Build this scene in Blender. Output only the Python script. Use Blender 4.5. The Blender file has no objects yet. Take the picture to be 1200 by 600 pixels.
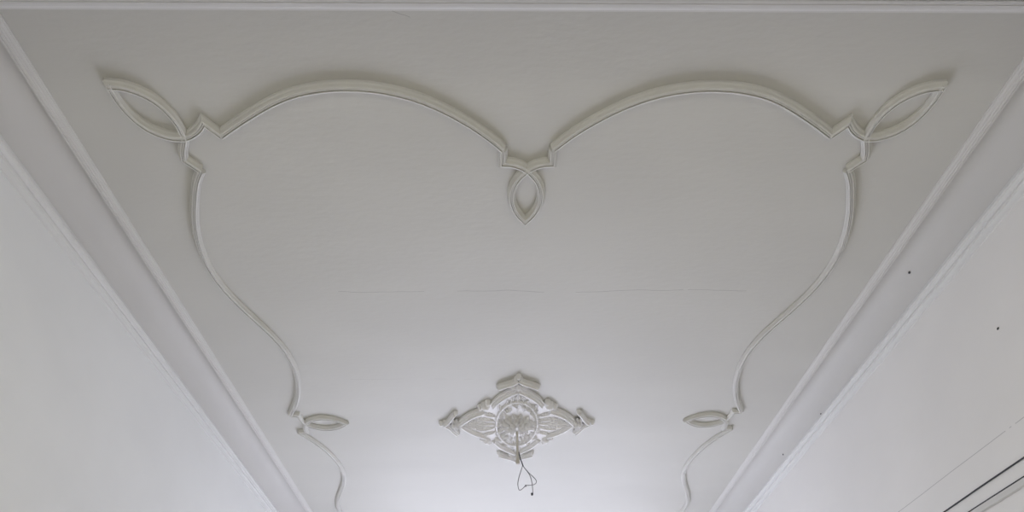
import bpy, bmesh, math, random
from mathutils import Vector, Matrix
random.seed(7)
S = 3.0                 # ceiling height above the camera, metres; plan figures below are in units of S
CAMZ = 1.5
XC, YC = 0.0578, 1.592  # centre of the ceiling panel in plan
CZ = CAMZ + S           # ceiling level
C = bpy.context.scene.collection
sc = bpy.context.scene

# ------------------------------------------------------------------ camera
cam = bpy.data.cameras.new('camera')
cam.sensor_width = 36.0
cam.lens = 790.0 / 1200.0 * 36.0
cam.shift_y = 500.0 / 1200.0
cam.clip_start = 0.05
camo = bpy.data.objects.new('camera', cam)
C.objects.link(camo)
th, ps, ro = 0.189758983, 0.0199896958, -0.0195039198
F = Vector((math.sin(ps)*math.cos(th), math.cos(ps)*math.cos(th), math.sin(th)))
Rt = Vector((math.cos(ps), -math.sin(ps), 0))
U = Rt.cross(F)
r2 = math.cos(ro)*Rt + math.sin(ro)*U
u2 = -math.sin(ro)*Rt + math.cos(ro)*U
m = Matrix((r2, u2, -F)).transposed().to_4x4()
m.translation = Vector((0, 0, CAMZ))
camo.matrix_world = m
sc.camera = camo

# ------------------------------------------------------------------ light and exposure
sc.view_settings.view_transform = 'Standard'
sc.view_settings.look = 'None'
sc.view_settings.gamma = 1.0
sc.view_settings.use_curve_mapping = False
sc.view_settings.exposure = 0.0

world = bpy.data.worlds.new('world')
sc.world = world
world.use_nodes = True
wn = world.node_tree
wn.nodes['Background'].inputs[0].default_value = (0.62, 0.70, 0.90, 1)
wn.nodes['Background'].inputs[1].default_value = 1.0

XL, XR = -0.703*S, 0.82*S             # side wall faces
YFAR = 2.536*S                        # window wall face
YBACK = -0.9*S                        # wall behind the camera
CX = XC*S

def area(name, loc, rot, sx, sy, power, col):
    l = bpy.data.lights.new(name, 'AREA')
    l.shape = 'RECTANGLE'; l.size = sx; l.size_y = sy
    l.energy = power; l.color = col
    o = bpy.data.objects.new(name, l); C.objects.link(o)
    o.location = loc; o.rotation_euler = rot
    return o
WINS = [(CX-1.05, 0.75), (CX, 0.95), (CX+1.05, 0.75)]                      # centre x, width
WZ0, WZ1 = 0.9, 3.35
for (wx, ww) in WINS:
    # daylight at each window; area lights shine along -Z, turned to face -Y and a little upwards
    area('window_daylight', (wx, YFAR+0.16, (WZ0+WZ1)/2), (math.radians(-90-4), 0, 0), ww-0.1, WZ1-WZ0-0.1, 50, (0.83, 0.82, 1.0))
area('sunlit_terrace_bounce', (CX, YFAR+1.35, 0.25), (math.radians(180), 0, 0), 3.0, 1.9, 210, (0.84, 0.82, 1.0))
area('rear_floor_fill', (CX, YBACK+0.1, 1.5), (math.radians(38), 0, 0), 3.4, 2.0, 215, (1.0, 0.985, 0.85))  # added fill lamp behind the camera, tipped at the floor to bounce upwards

# ------------------------------------------------------------------ materials
def nt(name):
    mt = bpy.data.materials.new(name); mt.use_nodes = True
    t = mt.node_tree; return mt, t, t.nodes['Principled BSDF']
def math_node(t, op, a, b=None, c=None):
    n = t.nodes.new('ShaderNodeMath'); n.operation = op
    for i, v in enumerate((a, b, c)):
        if v is None: continue
        if isinstance(v, (int, float)): n.inputs[i].default_value = v
        else: t.links.new(v, n.inputs[i])
    return n.outputs[0]
def plaster(name, col, cracks=None, gaps=0.44, mottling=0.03, bump=0.15, rough=0.55, stretch=(1, 1, 1)):
    """painted plaster: faint mottling, brush texture, and optional hairline cracks (axis, at, from, to, waviness, width)"""
    mt, t, b = nt(name)
    tc = t.nodes.new('ShaderNodeTexCoord')
    mp = t.nodes.new('ShaderNodeMapping'); mp.inputs['Scale'].default_value = stretch
    t.links.new(tc.outputs['Object'], mp.inputs[0])
    n1 = t.nodes.new('ShaderNodeTexNoise'); n1.inputs['Scale'].default_value = 1.3; n1.inputs['Detail'].default_value = 4
    t.links.new(mp.outputs[0], n1.inputs['Vector'])
    cr = t.nodes.new('ShaderNodeValToRGB')
    cr.color_ramp.elements[0].position = 0.3; cr.color_ramp.elements[1].position = 0.7
    cr.color_ramp.elements[0].color = (*[c*(1-mottling) for c in col], 1)
    cr.color_ramp.elements[1].color = (*[min(1, c*(1+mottling)) for c in col], 1)
    t.links.new(n1.outputs['Fac'], cr.inputs[0])
    colout = cr.outputs[0]
    n2 = t.nodes.new('ShaderNodeTexNoise'); n2.inputs['Scale'].default_value = 28; n2.inputs['Detail'].default_value = 5
    t.links.new(mp.outputs[0], n2.inputs['Vector'])
    hgt = n2.outputs['Fac']
    if cracks:
        sx = t.nodes.new('ShaderNodeSeparateXYZ'); t.links.new(tc.outputs['Object'], sx.inputs[0])
        nw = t.nodes.new('ShaderNodeTexNoise'); nw.inputs['Scale'].default_value = 2.2; nw.inputs['Detail'].default_value = 5
        t.links.new(tc.outputs['Object'], nw.inputs['Vector'])
        nb = t.nodes.new('ShaderNodeTexNoise'); nb.inputs['Scale'].default_value = 5.0
        t.links.new(tc.outputs['Object'], nb.inputs['Vector'])
        tot = None
        for (along, across, at, slope, a0, a1, wav, wid) in cracks:
            A = sx.outputs[along]; B = sx.outputs[across]
            line = math_node(t, 'MULTIPLY_ADD', A, slope, at)
            wv = math_node(t, 'MULTIPLY_ADD', nw.outputs['Fac'], wav, -wav/2)
            dst = math_node(t, 'ABSOLUTE', math_node(t, 'SUBTRACT', math_node(t, 'SUBTRACT', B, line), wv))
            on = math_node(t, 'LESS_THAN', dst, wid)
            on = math_node(t, 'MULTIPLY', on, math_node(t, 'GREATER_THAN', A, a0))
            on = math_node(t, 'MULTIPLY', on, math_node(t, 'LESS_THAN', A, a1))
            on = math_node(t, 'MULTIPLY', on, math_node(t, 'GREATER_THAN', nb.outputs['Fac'], gaps))
            tot = on if tot is None else math_node(t, 'MAXIMUM', tot, on)
        mx = t.nodes.new('ShaderNodeMix'); mx.data_type = 'RGBA'
        t.links.new(math_node(t, 'MULTIPLY', tot, 0.45), mx.inputs[0])
        t.links.new(colout, mx.inputs[6]); mx.inputs[7].default_value = (0.22, 0.21, 0.20, 1)
        colout = mx.outputs[2]
    t.links.new(colout, b.inputs['Base Color'])
    bp = t.nodes.new('ShaderNodeBump'); bp.inputs['Strength'].default_value = bump; bp.inputs['Distance'].default_value = 0.004
    t.links.new(hgt, bp.inputs['Height']); t.links.new(bp.outputs[0], b.inputs['Normal'])
    b.inputs['Roughness'].default_value = rough
    b.inputs['Specular IOR Level'].default_value = 0.25
    return mt
def plain(name, col, rough=0.5, metal=0.0):
    mt, t, b = nt(name)
    n1 = t.nodes.new('ShaderNodeTexNoise'); n1.inputs['Scale'].default_value = 60
    cr = t.nodes.new('ShaderNodeValToRGB')
    cr.color_ramp.elements[0].color = (*[c*0.92 for c in col], 1); cr.color_ramp.elements[1].color = (*[min(1, c*1.06) for c in col], 1)
    t.links.new(n1.outputs['Fac'], cr.inputs[0]); t.links.new(cr.outputs[0], b.inputs['Base Color'])
    b.inputs['Roughness'].default_value = rough; b.inputs['Metallic'].default_value = metal
    return mt
WHITE = (0.80, 0.79, 0.77)
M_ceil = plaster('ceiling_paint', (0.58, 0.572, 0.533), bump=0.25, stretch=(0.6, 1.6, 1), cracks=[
    (0, 1, 1.150*S, 0.0, -0.30*S, 0.50*S, 0.06, 0.0016),
    (0, 1, 0.72*S, 0.35, -0.22*S, -0.10*S, 0.10, 0.0012),
    (0, 1, 1.42*S, 0.0, -0.35*S, 0.1*S, 0.05, 0.0008)])
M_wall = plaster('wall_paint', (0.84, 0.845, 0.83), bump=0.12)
M_wall_r = plaster('wall_paint_with_joint', (0.83, 0.815, 0.79), bump=0.12, gaps=0.33, cracks=[
    (1, 2, CAMZ+0.586*S, 0.0, 0.2*S, 2.5*S, 0.012, 0.0022)])
M_trim = plaster('trim_paint', (0.665, 0.655, 0.63), mottling=0.02, bump=0.02)
M_mould = plaster('moulding_paint', (0.66, 0.652, 0.612), mottling=0.02, bump=0.04)
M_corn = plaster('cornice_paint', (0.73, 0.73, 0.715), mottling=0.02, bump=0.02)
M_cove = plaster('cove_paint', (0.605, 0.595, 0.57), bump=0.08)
M_rose = plaster('rose_plaster', (0.78, 0.77, 0.75), mottling=0.03, bump=0.1)
M_black = plain('black_rubber', (0.02, 0.02, 0.022), 0.5)
M_grey = plain('grey_sheath', (0.24, 0.235, 0.23), 0.5)
M_stem = plain('cream_metal', (0.55, 0.52, 0.45), 0.45)
M_frame = plain('window_paint', (0.8, 0.8, 0.78), 0.4)
def wood():
    mt, t, b = nt('floor_boards')
    tc = t.nodes.new('ShaderNodeTexCoord'); br = t.nodes.new('ShaderNodeTexBrick')
    mp = t.nodes.new('ShaderNodeMapping'); mp.inputs['Rotation'].default_value = (0, 0, math.pi/2)
    t.links.new(tc.outputs['Object'], mp.inputs[0]); t.links.new(mp.outputs[0], br.inputs['Vector'])
    br.inputs['Scale'].default_value = 1.0; br.inputs['Brick Width'].default_value = 1.6; br.inputs['Row Height'].default_value = 0.12
    br.inputs['Mortar Size'].default_value = 0.002
    br.inputs['Color1'].default_value = (0.27, 0.235, 0.19, 1); br.inputs['Color2'].default_value = (0.31, 0.275, 0.22, 1); br.inputs['Mortar'].default_value = (0.1, 0.07, 0.05, 1)
    t.links.new(br.outputs['Color'], b.inputs['Base Color']); b.inputs['Roughness'].default_value = 0.4
    return mt
M_floor = wood()
def glass():
    mt, t, b = nt('window_glass')
    for n in list(t.nodes):
        if n.type == 'BSDF_PRINCIPLED': t.nodes.remove(n)
    g = t.nodes.new('ShaderNodeBsdfTransparent'); g.inputs[0].default_value = (0.96, 0.98, 0.98, 1)
    t.links.new(g.outputs[0], t.nodes['Material Output'].inputs[0])
    return mt
M_glass = glass()

# ------------------------------------------------------------------ helpers
def obj(name, bm, mat, parent=None, smooth=False):
    bmesh.ops.recalc_face_normals(bm, faces=bm.faces)
    me = bpy.data.meshes.new(name); bm.to_mesh(me); bm.free()
    if smooth:
        for p in me.polygons: p.use_smooth = True
    me.materials.append(mat)
    o = bpy.data.objects.new(name, me); C.objects.link(o)
    if parent is not None:
        o.parent = parent
        o.location = -Vector(parent.location) if parent.parent is None else -Vector(parent['origin'])
    o['origin'] = (0.0, 0.0, 0.0)
    return o
def rebase(o, p):
    """move a mesh's origin to world point p without moving the mesh"""
    off = Vector(p) - Vector(o.matrix_basis.translation) if o.parent is None else Vector(p)
    o.data.transform(Matrix.Translation(-Vector(p)))
    if o.parent is None: o.location = Vector(p)
    else: o.location = Vector(p) + Vector(o.location)
    o['origin'] = tuple(p)
def struct(name, bm, mat, smooth=False):
    o = obj(name, bm, mat, None, smooth); o['kind'] = 'structure'; return o
def empty(name, loc):
    e = bpy.data.objects.new(name, None); C.objects.link(e); e.location = loc; e.empty_display_size = 0.1
    return e
def tag(o, label, cat, group=None):
    o['label'] = label; o['category'] = cat
    if group: o['group'] = group
def box(bm, x0, x1, y0, y1, z0, z1):
    r = bmesh.ops.create_cube(bm, size=1.0)
    for v in r['verts']:
        v.co = Vector(((x0+x1)/2 + v.co.x*(x1-x0), (y0+y1)/2 + v.co.y*(y1-y0), (z0+z1)/2 + v.co.z*(z1-z0)))
def spline(pts, n=8):
    """Catmull-Rom through plan points"""
    P = [Vector(p) for p in pts]
    P = [P[0]*2-P[1]] + P + [P[-1]*2-P[-2]]
    out = []
    for i in range(1, len(P)-2):
        for k in range(n):
            t = k/n
            out.append(0.5*((2*P[i]) + (P[i+1]-P[i-1])*t + (2*P[i-1]-5*P[i]+4*P[i+1]-P[i+2])*t*t + (-P[i-1]+3*P[i]-3*P[i+1]+P[i+2])*t**3))
    out.append(P[-2])
    return out
def smooth_pts(pts, it=3):
    P = [Vector(p) for p in pts]
    for _ in range(it):
        P = [P[0]] + [(P[i-1]+2*P[i]+P[i+1])/4 for i in range(1, len(P)-1)] + [P[-1]]
    return P
def sweep(bm, path, prof, z0, closed=False):
    """profile (across, down) carried along a plan path with mitred corners, hanging from level z0"""
    P = [Vector((p[0], p[1])) for p in path]
    n = len(P); rings = []
    for i in range(n):
        a = P[(i-1) % n] if (closed or i > 0) else None
        b = P[(i+1) % n] if (closed or i < n-1) else None
        d1 = (P[i]-a).normalized() if a is not None else None
        d2 = (b-P[i]).normalized() if b is not None else None
        if d1 is None: d1 = d2
        if d2 is None: d2 = d1
        n1 = Vector((-d1.y, d1.x)); n2 = Vector((-d2.y, d2.x))
        nn = (n1+n2)
        nn = nn.normalized() if nn.length > 1e-6 else n1
        k = min(2.2, 1/max(0.3, nn.dot(n1)))
        rings.append([bm.verts.new((P[i].x+nn.x*u*k, P[i].y+nn.y*u*k, z0-v)) for (u, v) in prof])
    m_ = len(prof)
    rng = range(n) if closed else range(n-1)
    for i in rng:
        A = rings[i]; B = rings[(i+1) % n]
        for j in range(m_-1):
            bm.faces.new((A[j], A[j+1], B[j+1], B[j]))
    if not closed:
        for R_ in (rings[0], rings[-1]):
            try: bm.faces.new(R_)
            except ValueError: pass
def tube(bm, pts, r, seg=8, cap=True):
    P = [Vector(p) for p in pts]; rings = []
    up = Vector((0.13, 0.31, 0.94))
    for i, p in enumerate(P):
        d = (P[min(i+1, len(P)-1)] - P[max(i-1, 0)]).normalized()
        a = d.cross(up); a = a.normalized() if a.length > 1e-4 else d.orthogonal().normalized()
        b = d.cross(a)
        rr = r[i] if isinstance(r, (list, tuple)) else r
        rings.append([bm.verts.new(p + (a*math.cos(2*math.pi*k/seg)+b*math.sin(2*math.pi*k/seg))*rr) for k in range(seg)])
    for i in range(len(P)-1):
        for k in range(seg):
            bm.faces.new((rings[i][k], rings[i][(k+1) % seg], rings[i+1][(k+1) % seg], rings[i+1][k]))
    if cap:
        bm.faces.new(rings[0]); bm.faces.new(rings[-1])
def lathe(bm, c, prof, seg=24):
    """prof: (radius, down) around a vertical axis through c"""
    rings = []
    for (r, v) in prof:
        rings.append([bm.verts.new((c[0]+r*math.cos(2*math.pi*k/seg), c[1]+r*math.sin(2*math.pi*k/seg), c[2]-v)) for k in range(seg)] if r > 1e-6 else [bm.verts.new((c[0], c[1], c[2]-v))])
    for A, B in zip(rings, rings[1:]):
        for k in range(seg):
            k2 = (k+1) % seg
            if len(A) == 1: bm.faces.new((A[0], B[k], B[k2]))
            elif len(B) == 1: bm.faces.new((A[k], A[k2], B[0]))
            else: bm.faces.new((A[k], A[k2], B[k2], B[k]))

# ------------------------------------------------------------------ the room shell
T = 0.25
bm = bmesh.new(); box(bm, XL-T, XR+T, YBACK-T, YFAR+T, -0.1, 0); struct('floor', bm, M_floor)
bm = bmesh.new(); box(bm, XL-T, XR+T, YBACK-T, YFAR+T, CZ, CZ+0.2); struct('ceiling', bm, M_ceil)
bm = bmesh.new(); box(bm, XL-T, XL, YBACK, YFAR, 0, CZ); struct('wall_left', bm, M_wall)
bm = bmesh.new(); box(bm, XR, XR+T, YBACK, YFAR, 0, CZ); struct('wall_right', bm, M_wall_r)
bm = bmesh.new(); box(bm, XL-T, XR+T, YBACK-T, YBACK, 0, CZ); struct('wall_back', bm, M_wall)
# window wall with two openings
bm = bmesh.new()
xs = [XL-T]
for (wx, ww) in WINS: xs += [wx-ww/2, wx+ww/2]
xs.append(XR+T)
for i in range(0, len(xs), 2): box(bm, xs[i], xs[i+1], YFAR, YFAR+T, 0, CZ)
for (wx, ww) in WINS:
    box(bm, wx-ww/2, wx+ww/2, YFAR, YFAR+T, 0, WZ0); box(bm, wx-ww/2, wx+ww/2, YFAR, YFAR+T, WZ1, CZ)
struct('wall_front', bm, M_wall)
for k, (wx, ww) in enumerate(WINS):
    bm = bmesh.new(); f = 0.06; y0, y1 = YFAR+0.06, YFAR+0.12
    box(bm, wx-ww/2, wx-ww/2+f, y0, y1, WZ0, WZ1); box(bm, wx+ww/2-f, wx+ww/2, y0, y1, WZ0, WZ1)
    box(bm, wx-0.035, wx+0.035, y0, y1, WZ0+f, WZ1-f)
    box(bm, wx-ww/2+f, wx+ww/2-f, y0, y1, WZ0, WZ0+f); box(bm, wx-ww/2+f, wx+ww/2-f, y0, y1, WZ1-f, WZ1)
    w = struct('window_%d' % (k+1), bm, M_frame)
    bm = bmesh.new(); box(bm, wx-ww/2+f, wx+ww/2-f, y0+0.025, y0+0.031, WZ0+f, WZ1-f); obj('pane', bm, M_glass, w)

# cove and stepped cornice, one length for each side (profile: distance from the wall, drop below ceiling)
YN = 0.597*S                                  # near end of this ceiling compartment: face of a cross beam
bm = bmesh.new(); box(bm, XL, XR, YN-0.28, YN, CZ-0.30, CZ); struct('trim_1', bm, M_wall)
cw = 0.055*S; e0 = 0.014*S
cove = [(e0+cw, 0.0)]
for k in range(0, 31):                        # cove: nearly level at the ceiling, steepening to the cornice
    a = k/30
    cove.append((e0+cw - cw*0.98*a, cw*0.97*a**2.3+0.001))
corn = [(e0, cw*0.99), (e0+0.014, cw+0.002), (e0+0.014, cw+0.020), (e0+0.002, cw+0.022), (e0-0.006, cw+0.036), (e0-0.010, cw+0.038), (e0-0.010, cw+0.052),
        (e0-0.022, cw+0.054), (e0-0.030, cw+0.068), (e0-0.034, cw+0.080), (0.0, cw+0.082), (0.0, 0.0)]
def run(name, wall_a, wall_b, inward, prof, mat, z=CZ, t0=0.0):
    """carry a wall profile along a wall line between two plan points"""
    bm = bmesh.new(); a = Vector(wall_a); b = Vector(wall_b); i = Vector(inward)
    d = (b-a).normalized(); R1, R2 = [], []
    for (u, v) in prof:
        R1.append(bm.verts.new(((a+i*u+d*u*t0).x, (a+i*u+d*u*t0).y, z-v)))
        R2.append(bm.verts.new(((b+i*u-d*u*t0).x, (b+i*u-d*u*t0).y, z-v)))
    n = len(prof)
    for j in range(n):
        k = (j+1) % n
        bm.faces.new((R1[j], R1[k], R2[k], R2[j]))
    bm.faces.new(R1); bm.faces.new(list(reversed(R2)))
    return struct(name, bm, mat)
sides = [((XL, YN), (XL, YFAR), (1, 0)), ((XR, YN), (XR, YFAR), (-1, 0)), ((XL, YN), (XR, YN), (0, 1)), ((XL, YFAR), (XR, YFAR), (0, -1))]
covep = cove + [(0.0, cw*0.98), (0.0, 0.0)]
cornp = corn
for k, (a, b, i) in enumerate(sides):
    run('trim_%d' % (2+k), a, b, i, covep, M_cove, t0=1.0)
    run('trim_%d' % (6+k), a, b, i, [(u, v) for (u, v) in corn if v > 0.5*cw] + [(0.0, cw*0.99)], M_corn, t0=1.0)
# flat reeded border moulding on the ceiling at the edge of the cove
bw = 0.0155*S; bh = 0.0110*S
bprof = [(0, 0), (0, bh*0.95), (bw*0.05, bh), (bw*0.20, bh), (bw*0.23, bh*0.86), (bw*0.30, bh*0.86), (bw*0.33, bh*0.96), (bw*0.50, bh*0.92), (bw*0.53, bh*0.74),
         (bw*0.66, bh*0.66), (bw*0.69, bh*0.50), (bw*0.84, bh*0.30), (bw*0.87, bh*0.16), (bw*1.0, bh*0.12), (bw*1.0, 0)]
for k, (a, b, i) in enumerate(sides):
    o0 = e0+cw-0.004+(0.006*S if k < 2 else 0); vs = 1.0 if k < 2 else 0.36
    run('trim_%d' % (10+k), a, b, i, [(u+o0, v*vs) for (u, v) in bprof], M_trim, t0=1.0)

# ------------------------------------------------------------------ panel frame on the ceiling
W = 0.0140*S; Hh = 0.0094*S
half = [(.5, 0), (.5, .42), (.39, .68), (.36, .62), (.33, .74), (.265, .95), (.14, 1.0), (.135, .70), (.07, .68), (.06, .88), (0, .90)]
mprof = [(-u, v) for u, v in half] + [(u, v) for u, v in reversed(half[:-1])]
mprof = [(u*W, v*Hh) for u, v in mprof]
def world_pts(pts, sx, sy):
    return [((XC + sx*p[0])*S, (YC + sy*(p[1]-YC))*S) for p in pts]
ARC = [(.0385, .858), (.063, .836), (.100, .812), (.136, .793), (.171, .780), (.206, .772), (.241, .7685), (.276, .7685), (.313, .773), (.351, .782), (.395, .803), (.430, .821), (.457, .8365)]
SIDE = [(.511, .892), (.528, .912), (.5395, .937), (.557, .970), (.571, 1.010), (.579, 1.050), (.580, 1.090), (.575, 1.132), (.556, 1.190), (.530, 1.245), (.513, 1.295), (.507, 1.345), (.510, 1.395), (.524, 1.456), (.545, 1.505), (.574, 1.553)]
def loop_pts(L=0.100, hw=0.0245):
    """one side of a pointed loop from (0,0), bulging to +y, to its point (L,0)"""
    out = []
    for k in range(17):
        t = k/16
        out.append((L*t, hw*math.sin(math.pi*t**0.95)**0.80))
    return out
def place(pts, o, d):
    d = Vector(d).normalized(); nrm = Vector((-d.y, d.x))
    return [(o[0]+d.x*u+nrm.x*v, o[1]+d.y*u+nrm.y*v) for u, v in pts]

frame = empty('ceiling_panel_frame', (XC*S, YC*S, CZ))
tag(frame, 'large curved white plaster moulding frame on the ceiling with pointed loops around the carved rose', 'moulding')
def sub(name, paths, parent, org, z=CZ, prof=mprof):
    bm = bmesh.new()
    for p in paths: sweep(bm, p, prof, z)
    o = obj(name, bm, M_mould, parent)
    rebase(o, (org[0], org[1], z))
    return o
for sy in (1, -1):
    for sx in (-1, 1):
        if sy == 1 or True:
            p = world_pts(smooth_pts(spline(ARC, 6), 25), sx, sy)
            o = sub('arched_moulding', [p], frame, p[len(p)//2])
            p = world_pts(smooth_pts(spline(SIDE, 6), 25), sx, sy)
            o = sub('side_moulding', [p], frame, p[len(p)//2])
def knot(name, sx, sy, cross, dirv, arms, L):
    """two strands; each comes in from a step, crosses the other and bows round to the loop's point"""
    q = world_pts([cross], sx, sy)[0]
    d = Vector(dirv).normalized(); nrm = Vector((-d.y, d.x)); paths = []
    for corner, curve in arms:
        side = -1 if (Vector(curve[0])-Vector(cross)).dot(nrm) > 0 else 1
        lp = place([(u, side*v) for u, v in loop_pts(L)], cross, dirv)
        tip = Vector(lp[-1]) + (Vector(lp[-1])-Vector(lp[-3])).normalized()*0.004
        strand = [corner] + [tuple(v) for v in smooth_pts(spline(curve + [cross] + [lp[k] for k in (2, 4, 6, 8, 10, 12, 14, 16)] + [tuple(tip)], 4), 2)]
        paths.append(world_pts(strand, sx, sy))
    return sub(name, paths, frame, q)
MID = [((.0385, .858), [(.0385, .8805), (.026, .8812), (.012, .8852)]), ((-.0385, .858), [(-.0385, .8805), (-.026, .8812), (-.012, .8852)])]
for sy in (1, -1):
    knot('middle_knot', 1, sy, (0, .8925), (0, 1), MID, .094)
SM = [((.574, 1.553), [(.5545, 1.5535), (.5540, 1.566), (.5515, 1.580)])]
SM.append(((.574, 2*YC-1.553), [(x, 2*YC-y) for x, y in SM[0][1]]))
for sx in (-1, 1):
    knot('middle_knot', sx, 1, (.5465, 1.592), (-1, 0), SM, .104)
CORN = [((.457, .8365), [(.4750, .8175), (.484, .8265), (.498, .8350)]), ((.511, .892), [(.5285, .8735), (.5255, .8625), (.5200, .8520)])]
for sy in (1, -1):
    for sx in (-1, 1):
        knot('corner_knot', sx, sy, (.513, .8400), (1, -1.05), CORN, .101)

# ------------------------------------------------------------------ carved ceiling rose
RX, RY = XC*S, (YC+.005)*S
rose = empty('ceiling_rose', (RX, RY, CZ))
tag(rose, 'carved plaster ceiling rose shaped as a four pointed star with leaves and finials', 'ceiling rose')
def rpart(name, bm, parent=None, smooth=False, label=None, org=None):
    p = parent or rose
    o = obj(name, bm, M_rose, p, smooth)
    if label: o['label'] = label
    if parent is not None and parent is not rose:
        o.location = -Vector(parent['origin'])
    if org is not None: rebase(o, org)
    return o
def rot(p, a):
    c, s = math.cos(a), math.sin(a)
    return (RX+(p[0]*c-p[1]*s)*S, RY+(p[0]*s+p[1]*c)*0.965*S)
def leaf(bm, base, ang, L, wd, z0, lift, lobes=5, curl=0.35, turn=0.0):
    """acanthus leaf in relief: ridge along the middle, lobed edges, tip curling down away from the ceiling"""
    n = lobes*4; rows = []
    for i in range(n+1):
        t = i/n
        a = ang + turn*t
        cx = base[0] + L*t*math.cos(ang+turn*t*0.5); cy = base[1] + L*t*math.sin(ang+turn*t*0.5)
        env = math.sin(math.pi*min(1, t*0.94+0.06))**0.75
        lob = 0.48+0.52*abs(math.sin(math.pi*t*lobes))**0.8
        w_ = wd*env*lob*0.5
        px, py = -math.sin(a), math.cos(a)
        dz = lift*(0.45+0.55*math.sin(math.pi*t)) + curl*lift*t**3
        fl = 0.55*lift*abs(math.sin(math.pi*t*lobes))
        row = []
        for s_, zz in ((-1, 0.0), (-0.95, dz*0.35+fl*0.5), (-0.5, dz*0.45), (-0.16, dz*0.8), (0, dz*1.1), (0.16, dz*0.8), (0.5, dz*0.45), (0.95, dz*0.35+fl*0.5), (1, 0.0)):
            back = abs(s_)*w_*0.5
            row.append(bm.verts.new((cx+px*w_*s_+math.cos(a)*back*0.7, cy+py*w_*s_+math.sin(a)*back*0.7, z0-zz)))
        rows.append(row)
    for A, B in zip(rows, rows[1:]):
        for j in range(8): bm.faces.new((A[j], A[j+1], B[j+1], B[j]))
def knob(bm, c, r, flat=0.7, seg=12):
    lathe(bm, c, [(r, 0)] + [(r*math.cos(a), r*flat*math.sin(a)) for a in [i/5*math.pi/2 for i in range(1, 5)]] + [(0, r*flat)], seg)
# ground plate
bm = bmesh.new()
outl = []
for q in range(4):
    for p in [(.150, 0), (.125, .034), (.098, .060), (.078, .078)]:
        outl.append(rot(p, q*math.pi/2))
        if p[0] == .078: pass
    for p in [(.060, .098), (.034, .125)]:
        outl.append(rot(p, q*math.pi/2))
PL = 0.0065*S
v1 = [bm.verts.new((x, y, CZ)) for x, y in outl]; v2 = [bm.verts.new((x, y, CZ-PL)) for x, y in outl]
bm.faces.new(v1); bm.faces.new(list(reversed(v2)))
for i in range(len(v1)):
    j = (i+1) % len(v1); bm.faces.new((v1[i], v1[j], v2[j], v2[i]))
rpart('ground_plate', bm)
rw = 0.0165*S; rh = 0.0165*S
rprof = [(-0.5, 0), (-0.5, 0.55), (-0.38, 0.72), (-0.30, 0.72), (-0.20, 1.0), (-0.02, 1.0), (0.05, 0.78), (0.22, 0.72), (0.3, 0.5), (0.5, 0.4), (0.5, 0)]
rprof = [(u*rw, v*rh) for u, v in rprof]
for q in range(4):
    A = q*math.pi/2
    for s_ in (1, -1):
        pts = spline([(.150, 0.000*s_), (.134, .022*s_), (.112, .044*s_), (.083, .062*s_)], 6)
        path = [rot(p, A) for p in pts]
        if s_ == 1: path = path
        pr = rprof if s_ == -1 else [(-u, v) for u, v in reversed(rprof)]
        bm = bmesh.new(); sweep(bm, path, pr, CZ)
        rpart('rim_moulding', bm)
    # finial: swept crossbar, point and little flower
    e = None
    bm = bmesh.new()
    for s_ in (1, -1):
        pts = spline([(.187, 0), (.176, .012*s_), (.168, .028*s_), (.158, .046*s_)], 5)
        pr = [(u*0.72, v*0.95) for u, v in rprof] if s_ == 1 else [(-u*0.72, v*0.95) for u, v in reversed(rprof)]
        sweep(bm, [rot(p, A) for p in pts], pr, CZ)
    fin = rpart('finial', bm)
    bm = bmesh.new()
    bm.free()
    for (px, py, r_) in ((.197, 0, .0068), (.188, .0055, .0052), (.188, -.0055, .0052), (.156, .047, .0062), (.156, -.047, .0062)):
        bm = bmesh.new(); x, y = rot((px, py), A); knob(bm, (x, y, CZ), r_*S, 1.9)
        rpart('finial_knob', bm, fin)
    bm = bmesh.new()
    for k in range(7):
        a = A + math.pi + (k-3)*0.52
        x, y = rot((.166, 0), A); leaf(bm, (x, y), a, .024*S, .011*S, CZ-.004*S, .010*S, 3)
    x, y = rot((.164, 0), A); knob(bm, (x, y, CZ-0.008*S), .007*S, 1.6)
    rpart('finial_flower', bm, fin)
    # scroll block on each diagonal
    bm = bmesh.new()
    for (px, py, r_, f_) in ((.080, .080, .0125, 1.5), (.093, .074, .008, 1.8), (.074, .093, .008, 1.8)):
        x, y = rot((px, py), A); knob(bm, (x, y, CZ), r_*S, f_)
    rpart('corner_scroll', bm)
    # feathered leaves filling the arm
    spec = [(.056, 0, 0.0, .086, .012)]
    for s_ in (1, -1):
        spec += [(.058, .015*s_, .36*s_, .050, .014), (.056, .036*s_, .62*s_, .032, .014), (.084, .007*s_, .40*s_, .038, .012),
                 (.108, .005*s_, .40*s_, .025, .008), (.128, .003*s_, .30*s_, .015, .005)]
    for (px, py, aa, L_, w_) in spec:
        bm = bmesh.new(); x, y = rot((px, py), A)
        leaf(bm, (x, y), A+aa, L_*S, w_*S, CZ-PL, .0056*S, 5, 0.15, turn=-0.9*aa)
        rpart('arm_leaf', bm)
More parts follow.
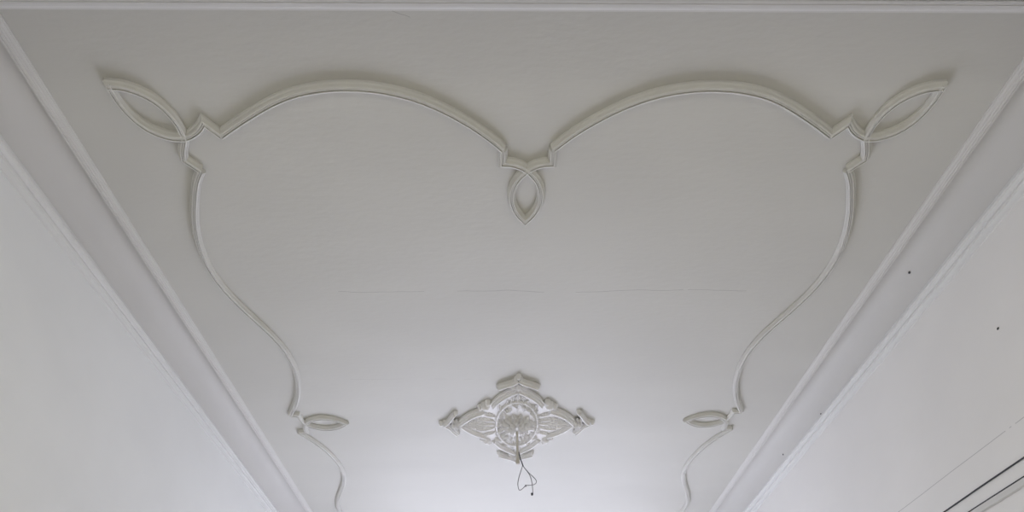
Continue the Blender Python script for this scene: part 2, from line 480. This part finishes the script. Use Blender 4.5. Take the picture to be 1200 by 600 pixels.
# raised oval rib and rosette in the middle
bm = bmesh.new()
ring = [(RX+.0535*S*math.cos(2*math.pi*k/56), RY+.100*S*math.sin(2*math.pi*k/56)) for k in range(56)]
sweep(bm, ring, [(-.0028*S, PL), (-.0028*S, .010*S), (-.0012*S, .0135*S), (.0012*S, .0135*S), (.0028*S, .010*S), (.0028*S, PL)], CZ, closed=True)
rpart('oval_rib', bm)
rnd = random.Random(3)
for k in range(44):
    a = k*2.39996; f_ = 0.62+0.30*((k*0.37) % 1)
    bx, by = RX+.053*S*f_*math.cos(a), RY+.100*S*f_*math.sin(a)
    bm = bmesh.new()
    leaf(bm, (bx, by), a+rnd.uniform(-0.9, 0.9), rnd.uniform(.016, .026)*S, .0105*S, CZ-PL, .0075*S, 3, 0.3, turn=rnd.choice((-1.2, 1.2)))
    rpart('foliage_leaf', bm)
bm = bmesh.new()
lathe(bm, (RX, RY, CZ), [(.036*S, PL), (.034*S, .008*S), (.026*S, .014*S), (.016*S, .020*S), (0, .022*S)], 32)
boss = rpart('boss', bm)
for k in range(12):
    bm = bmesh.new(); a = k*math.pi/6+math.pi/12
    leaf(bm, (RX+math.cos(a)*.012*S, RY+math.sin(a)*.012*S), a, .032*S, .013*S, CZ-.006*S, .013*S, 3, 0.3)
    rpart('outer_leaf', bm, boss)
for k in range(8):
    bm = bmesh.new(); a = k*math.pi/4
    leaf(bm, (RX+math.cos(a)*.004*S, RY+math.sin(a)*.004*S), a, .022*S, .010*S, CZ-.018*S, .010*S, 2, 0.4)
    rpart('inner_leaf', bm, boss)

# ------------------------------------------------------------------ lamp stem and loose wires below the rose
stem = empty('lamp_hanger', (RX, RY, CZ-.03*S))
tag(stem, 'thin cream lamp rod hanging straight down from the middle of the ceiling rose', 'lamp rod')
z_top = CZ-.030*S; z_bot = CZ-.112*S
bm = bmesh.new(); lathe(bm, (RX, RY, z_top), [(0, 0), (.0038*S, 0), (.0038*S, .006*S), (.0030*S, .008*S), (.0030*S, .082*S), (0, .082*S)], 12)
obj('tube', bm, M_stem, stem)
bm = bmesh.new(); lathe(bm, (RX, RY, z_bot+.010*S), [(0, 0), (.0042*S, .001*S), (.0052*S, .008*S), (.0052*S, .014*S), (.004*S, .019*S), (0, .020*S)], 12)
obj('end_fitting', bm, M_stem, stem)
zs = CZ-.085*S
wires = empty('lamp_wires', (RX+.003*S, RY, zs))
tag(wires, 'loose thin grey lamp wires dangling in an open loop below the cream rod', 'wire')
PXM = S*1.66/790.0      # metres per photo pixel at the stem's distance
def wp(px, py):         # drop and sideways reach of a wire point from the stem foot
    return (RX+(px-606.0)*PXM, RY, CZ-.112*S-(py-542.0)*PXM*1.0)
def wire(pts, name='wire', r=0.0030):
    P = []
    sp = spline([wp(*p) for p in pts], 5)
    for i, v in enumerate(sp): P.append((v[0], v[1]+0.006*math.sin(i*0.35), v[2]))
    bm = bmesh.new(); tube(bm, P, r, 8); return obj(name, bm, M_grey, wires, True)
bm = bmesh.new(); tube(bm, spline([wp(607.5, 530), wp(609, 538), wp(611, 544), wp(612.5, 549)], 5), 0.0042, 8)
s_ = obj('sheathed_cable', bm, M_black, wires, True)
s_['label'] = 'short black cable sheath'
wire([(612, 548), (609, 557), (606.5, 566), (605.5, 574), (607, 580), (611, 578.5), (615, 575)])
wire([(612.5, 549), (619, 557), (625, 564), (628, 569), (626.5, 572.5), (620, 574), (615, 575)])
wire([(612.5, 549), (617, 555), (621, 563), (623, 574), (623.5, 585)])
for (px, py, r_) in ((615, 575, .0055), (622.5, 586, .0085)):
    x, y, z = wp(px, py)
    bm = bmesh.new(); box(bm, x-r_, x+r_, y-r_, y+r_, z-r_*1.1, z+r_*1.1)
    bmesh.ops.bevel(bm, geom=list(bm.edges), offset=r_*0.3, segments=2, affect='EDGES')
    obj('wire_connector', bm, M_black, wires)['label'] = 'small black wire connector'

# ------------------------------------------------------------------ cables along the right wall
for (zz, lab) in ((.5235, 'upper of two thin black cables running straight along the right wall'), (.4945, 'lower of two thin black cables running straight along the right wall')):
    z = CAMZ+zz*S; o = empty('wall_cable', (XR-.004, 1.9*S, z))
    tag(o, lab, 'cable', 'black cables on the right wall')
    bm = bmesh.new()
    tube(bm, [(XR-.006, (0.6+i*0.09)*S, z+0.002*math.sin(i*1.7)) for i in range(21)], 0.0045, 8)
    obj('cable_run', bm, M_black, o, True)
bm = bmesh.new()
zr = CAMZ+.484*S
box(bm, XR-.012, XR, .6*S, 2.5*S, zr-.012, zr+.030)
bmesh.ops.bevel(bm, geom=list(bm.edges), offset=.004, segments=2, affect='EDGES')
o = struct('trim_14', bm, M_trim)
# small dark nail heads left in the right cove and wall
def nail(x, y, z, nrm, lab, r=0.007):
    bm = bmesh.new()
    lathe(bm, (0, 0, 0), [(0, -.004), (r*.35, -.004), (r*.35, .002), (r, .002), (r*.8, .0045), (0, .006)], 10)
    nv = Vector(nrm).normalized()
    bm.transform(Matrix.Translation((x, y, z)) @ Vector((0, 0, -1)).rotation_difference(nv).to_matrix().to_4x4())
    o = obj('nail', bm, M_black); rebase(o, (x, y, z)); tag(o, lab, 'nail', 'nails left in the right cove and wall')
for (px, py, ucove, lab) in ((1066, 320, .30, 'tiny dark nail head in the right cove beside the arched corner of the panel frame'),
                             (963, 491, .05, 'tiny dark nail head on the lower edge of the right cove, by the cornice'),
                             (918, 533, .40, 'tiny dark nail head in the middle of the right cove, farthest from the camera'),
                             (1170, 385, None, 'tiny dark nail head on the plain right wall below the cornice')):
    d = (px-600)*r2 + (300+500-py)*u2 + 790*F
    if ucove is None:
        X = XR; nrm = (-1, 0, 0); t_ = X/d.x; z = CAMZ+d.z*t_
    else:                                     # where the line of sight meets the cove
        best = None
        for (u_, v_), (u3, v3) in zip(cove, cove[1:]):
            X_ = XR-(u_+u3)/2; t3 = X_/d.x; e_ = abs(CAMZ+d.z*t3-(CZ-(v_+v3)/2))
            if best is None or e_ < best[0]: best = (e_, X_, t3, CZ-(v_+v3)/2, (-(v3-v_), 0, -(u_-u3)))
        _, X, t_, z, nrm = best
    nail(X, d.y*t_, z, nrm, lab)
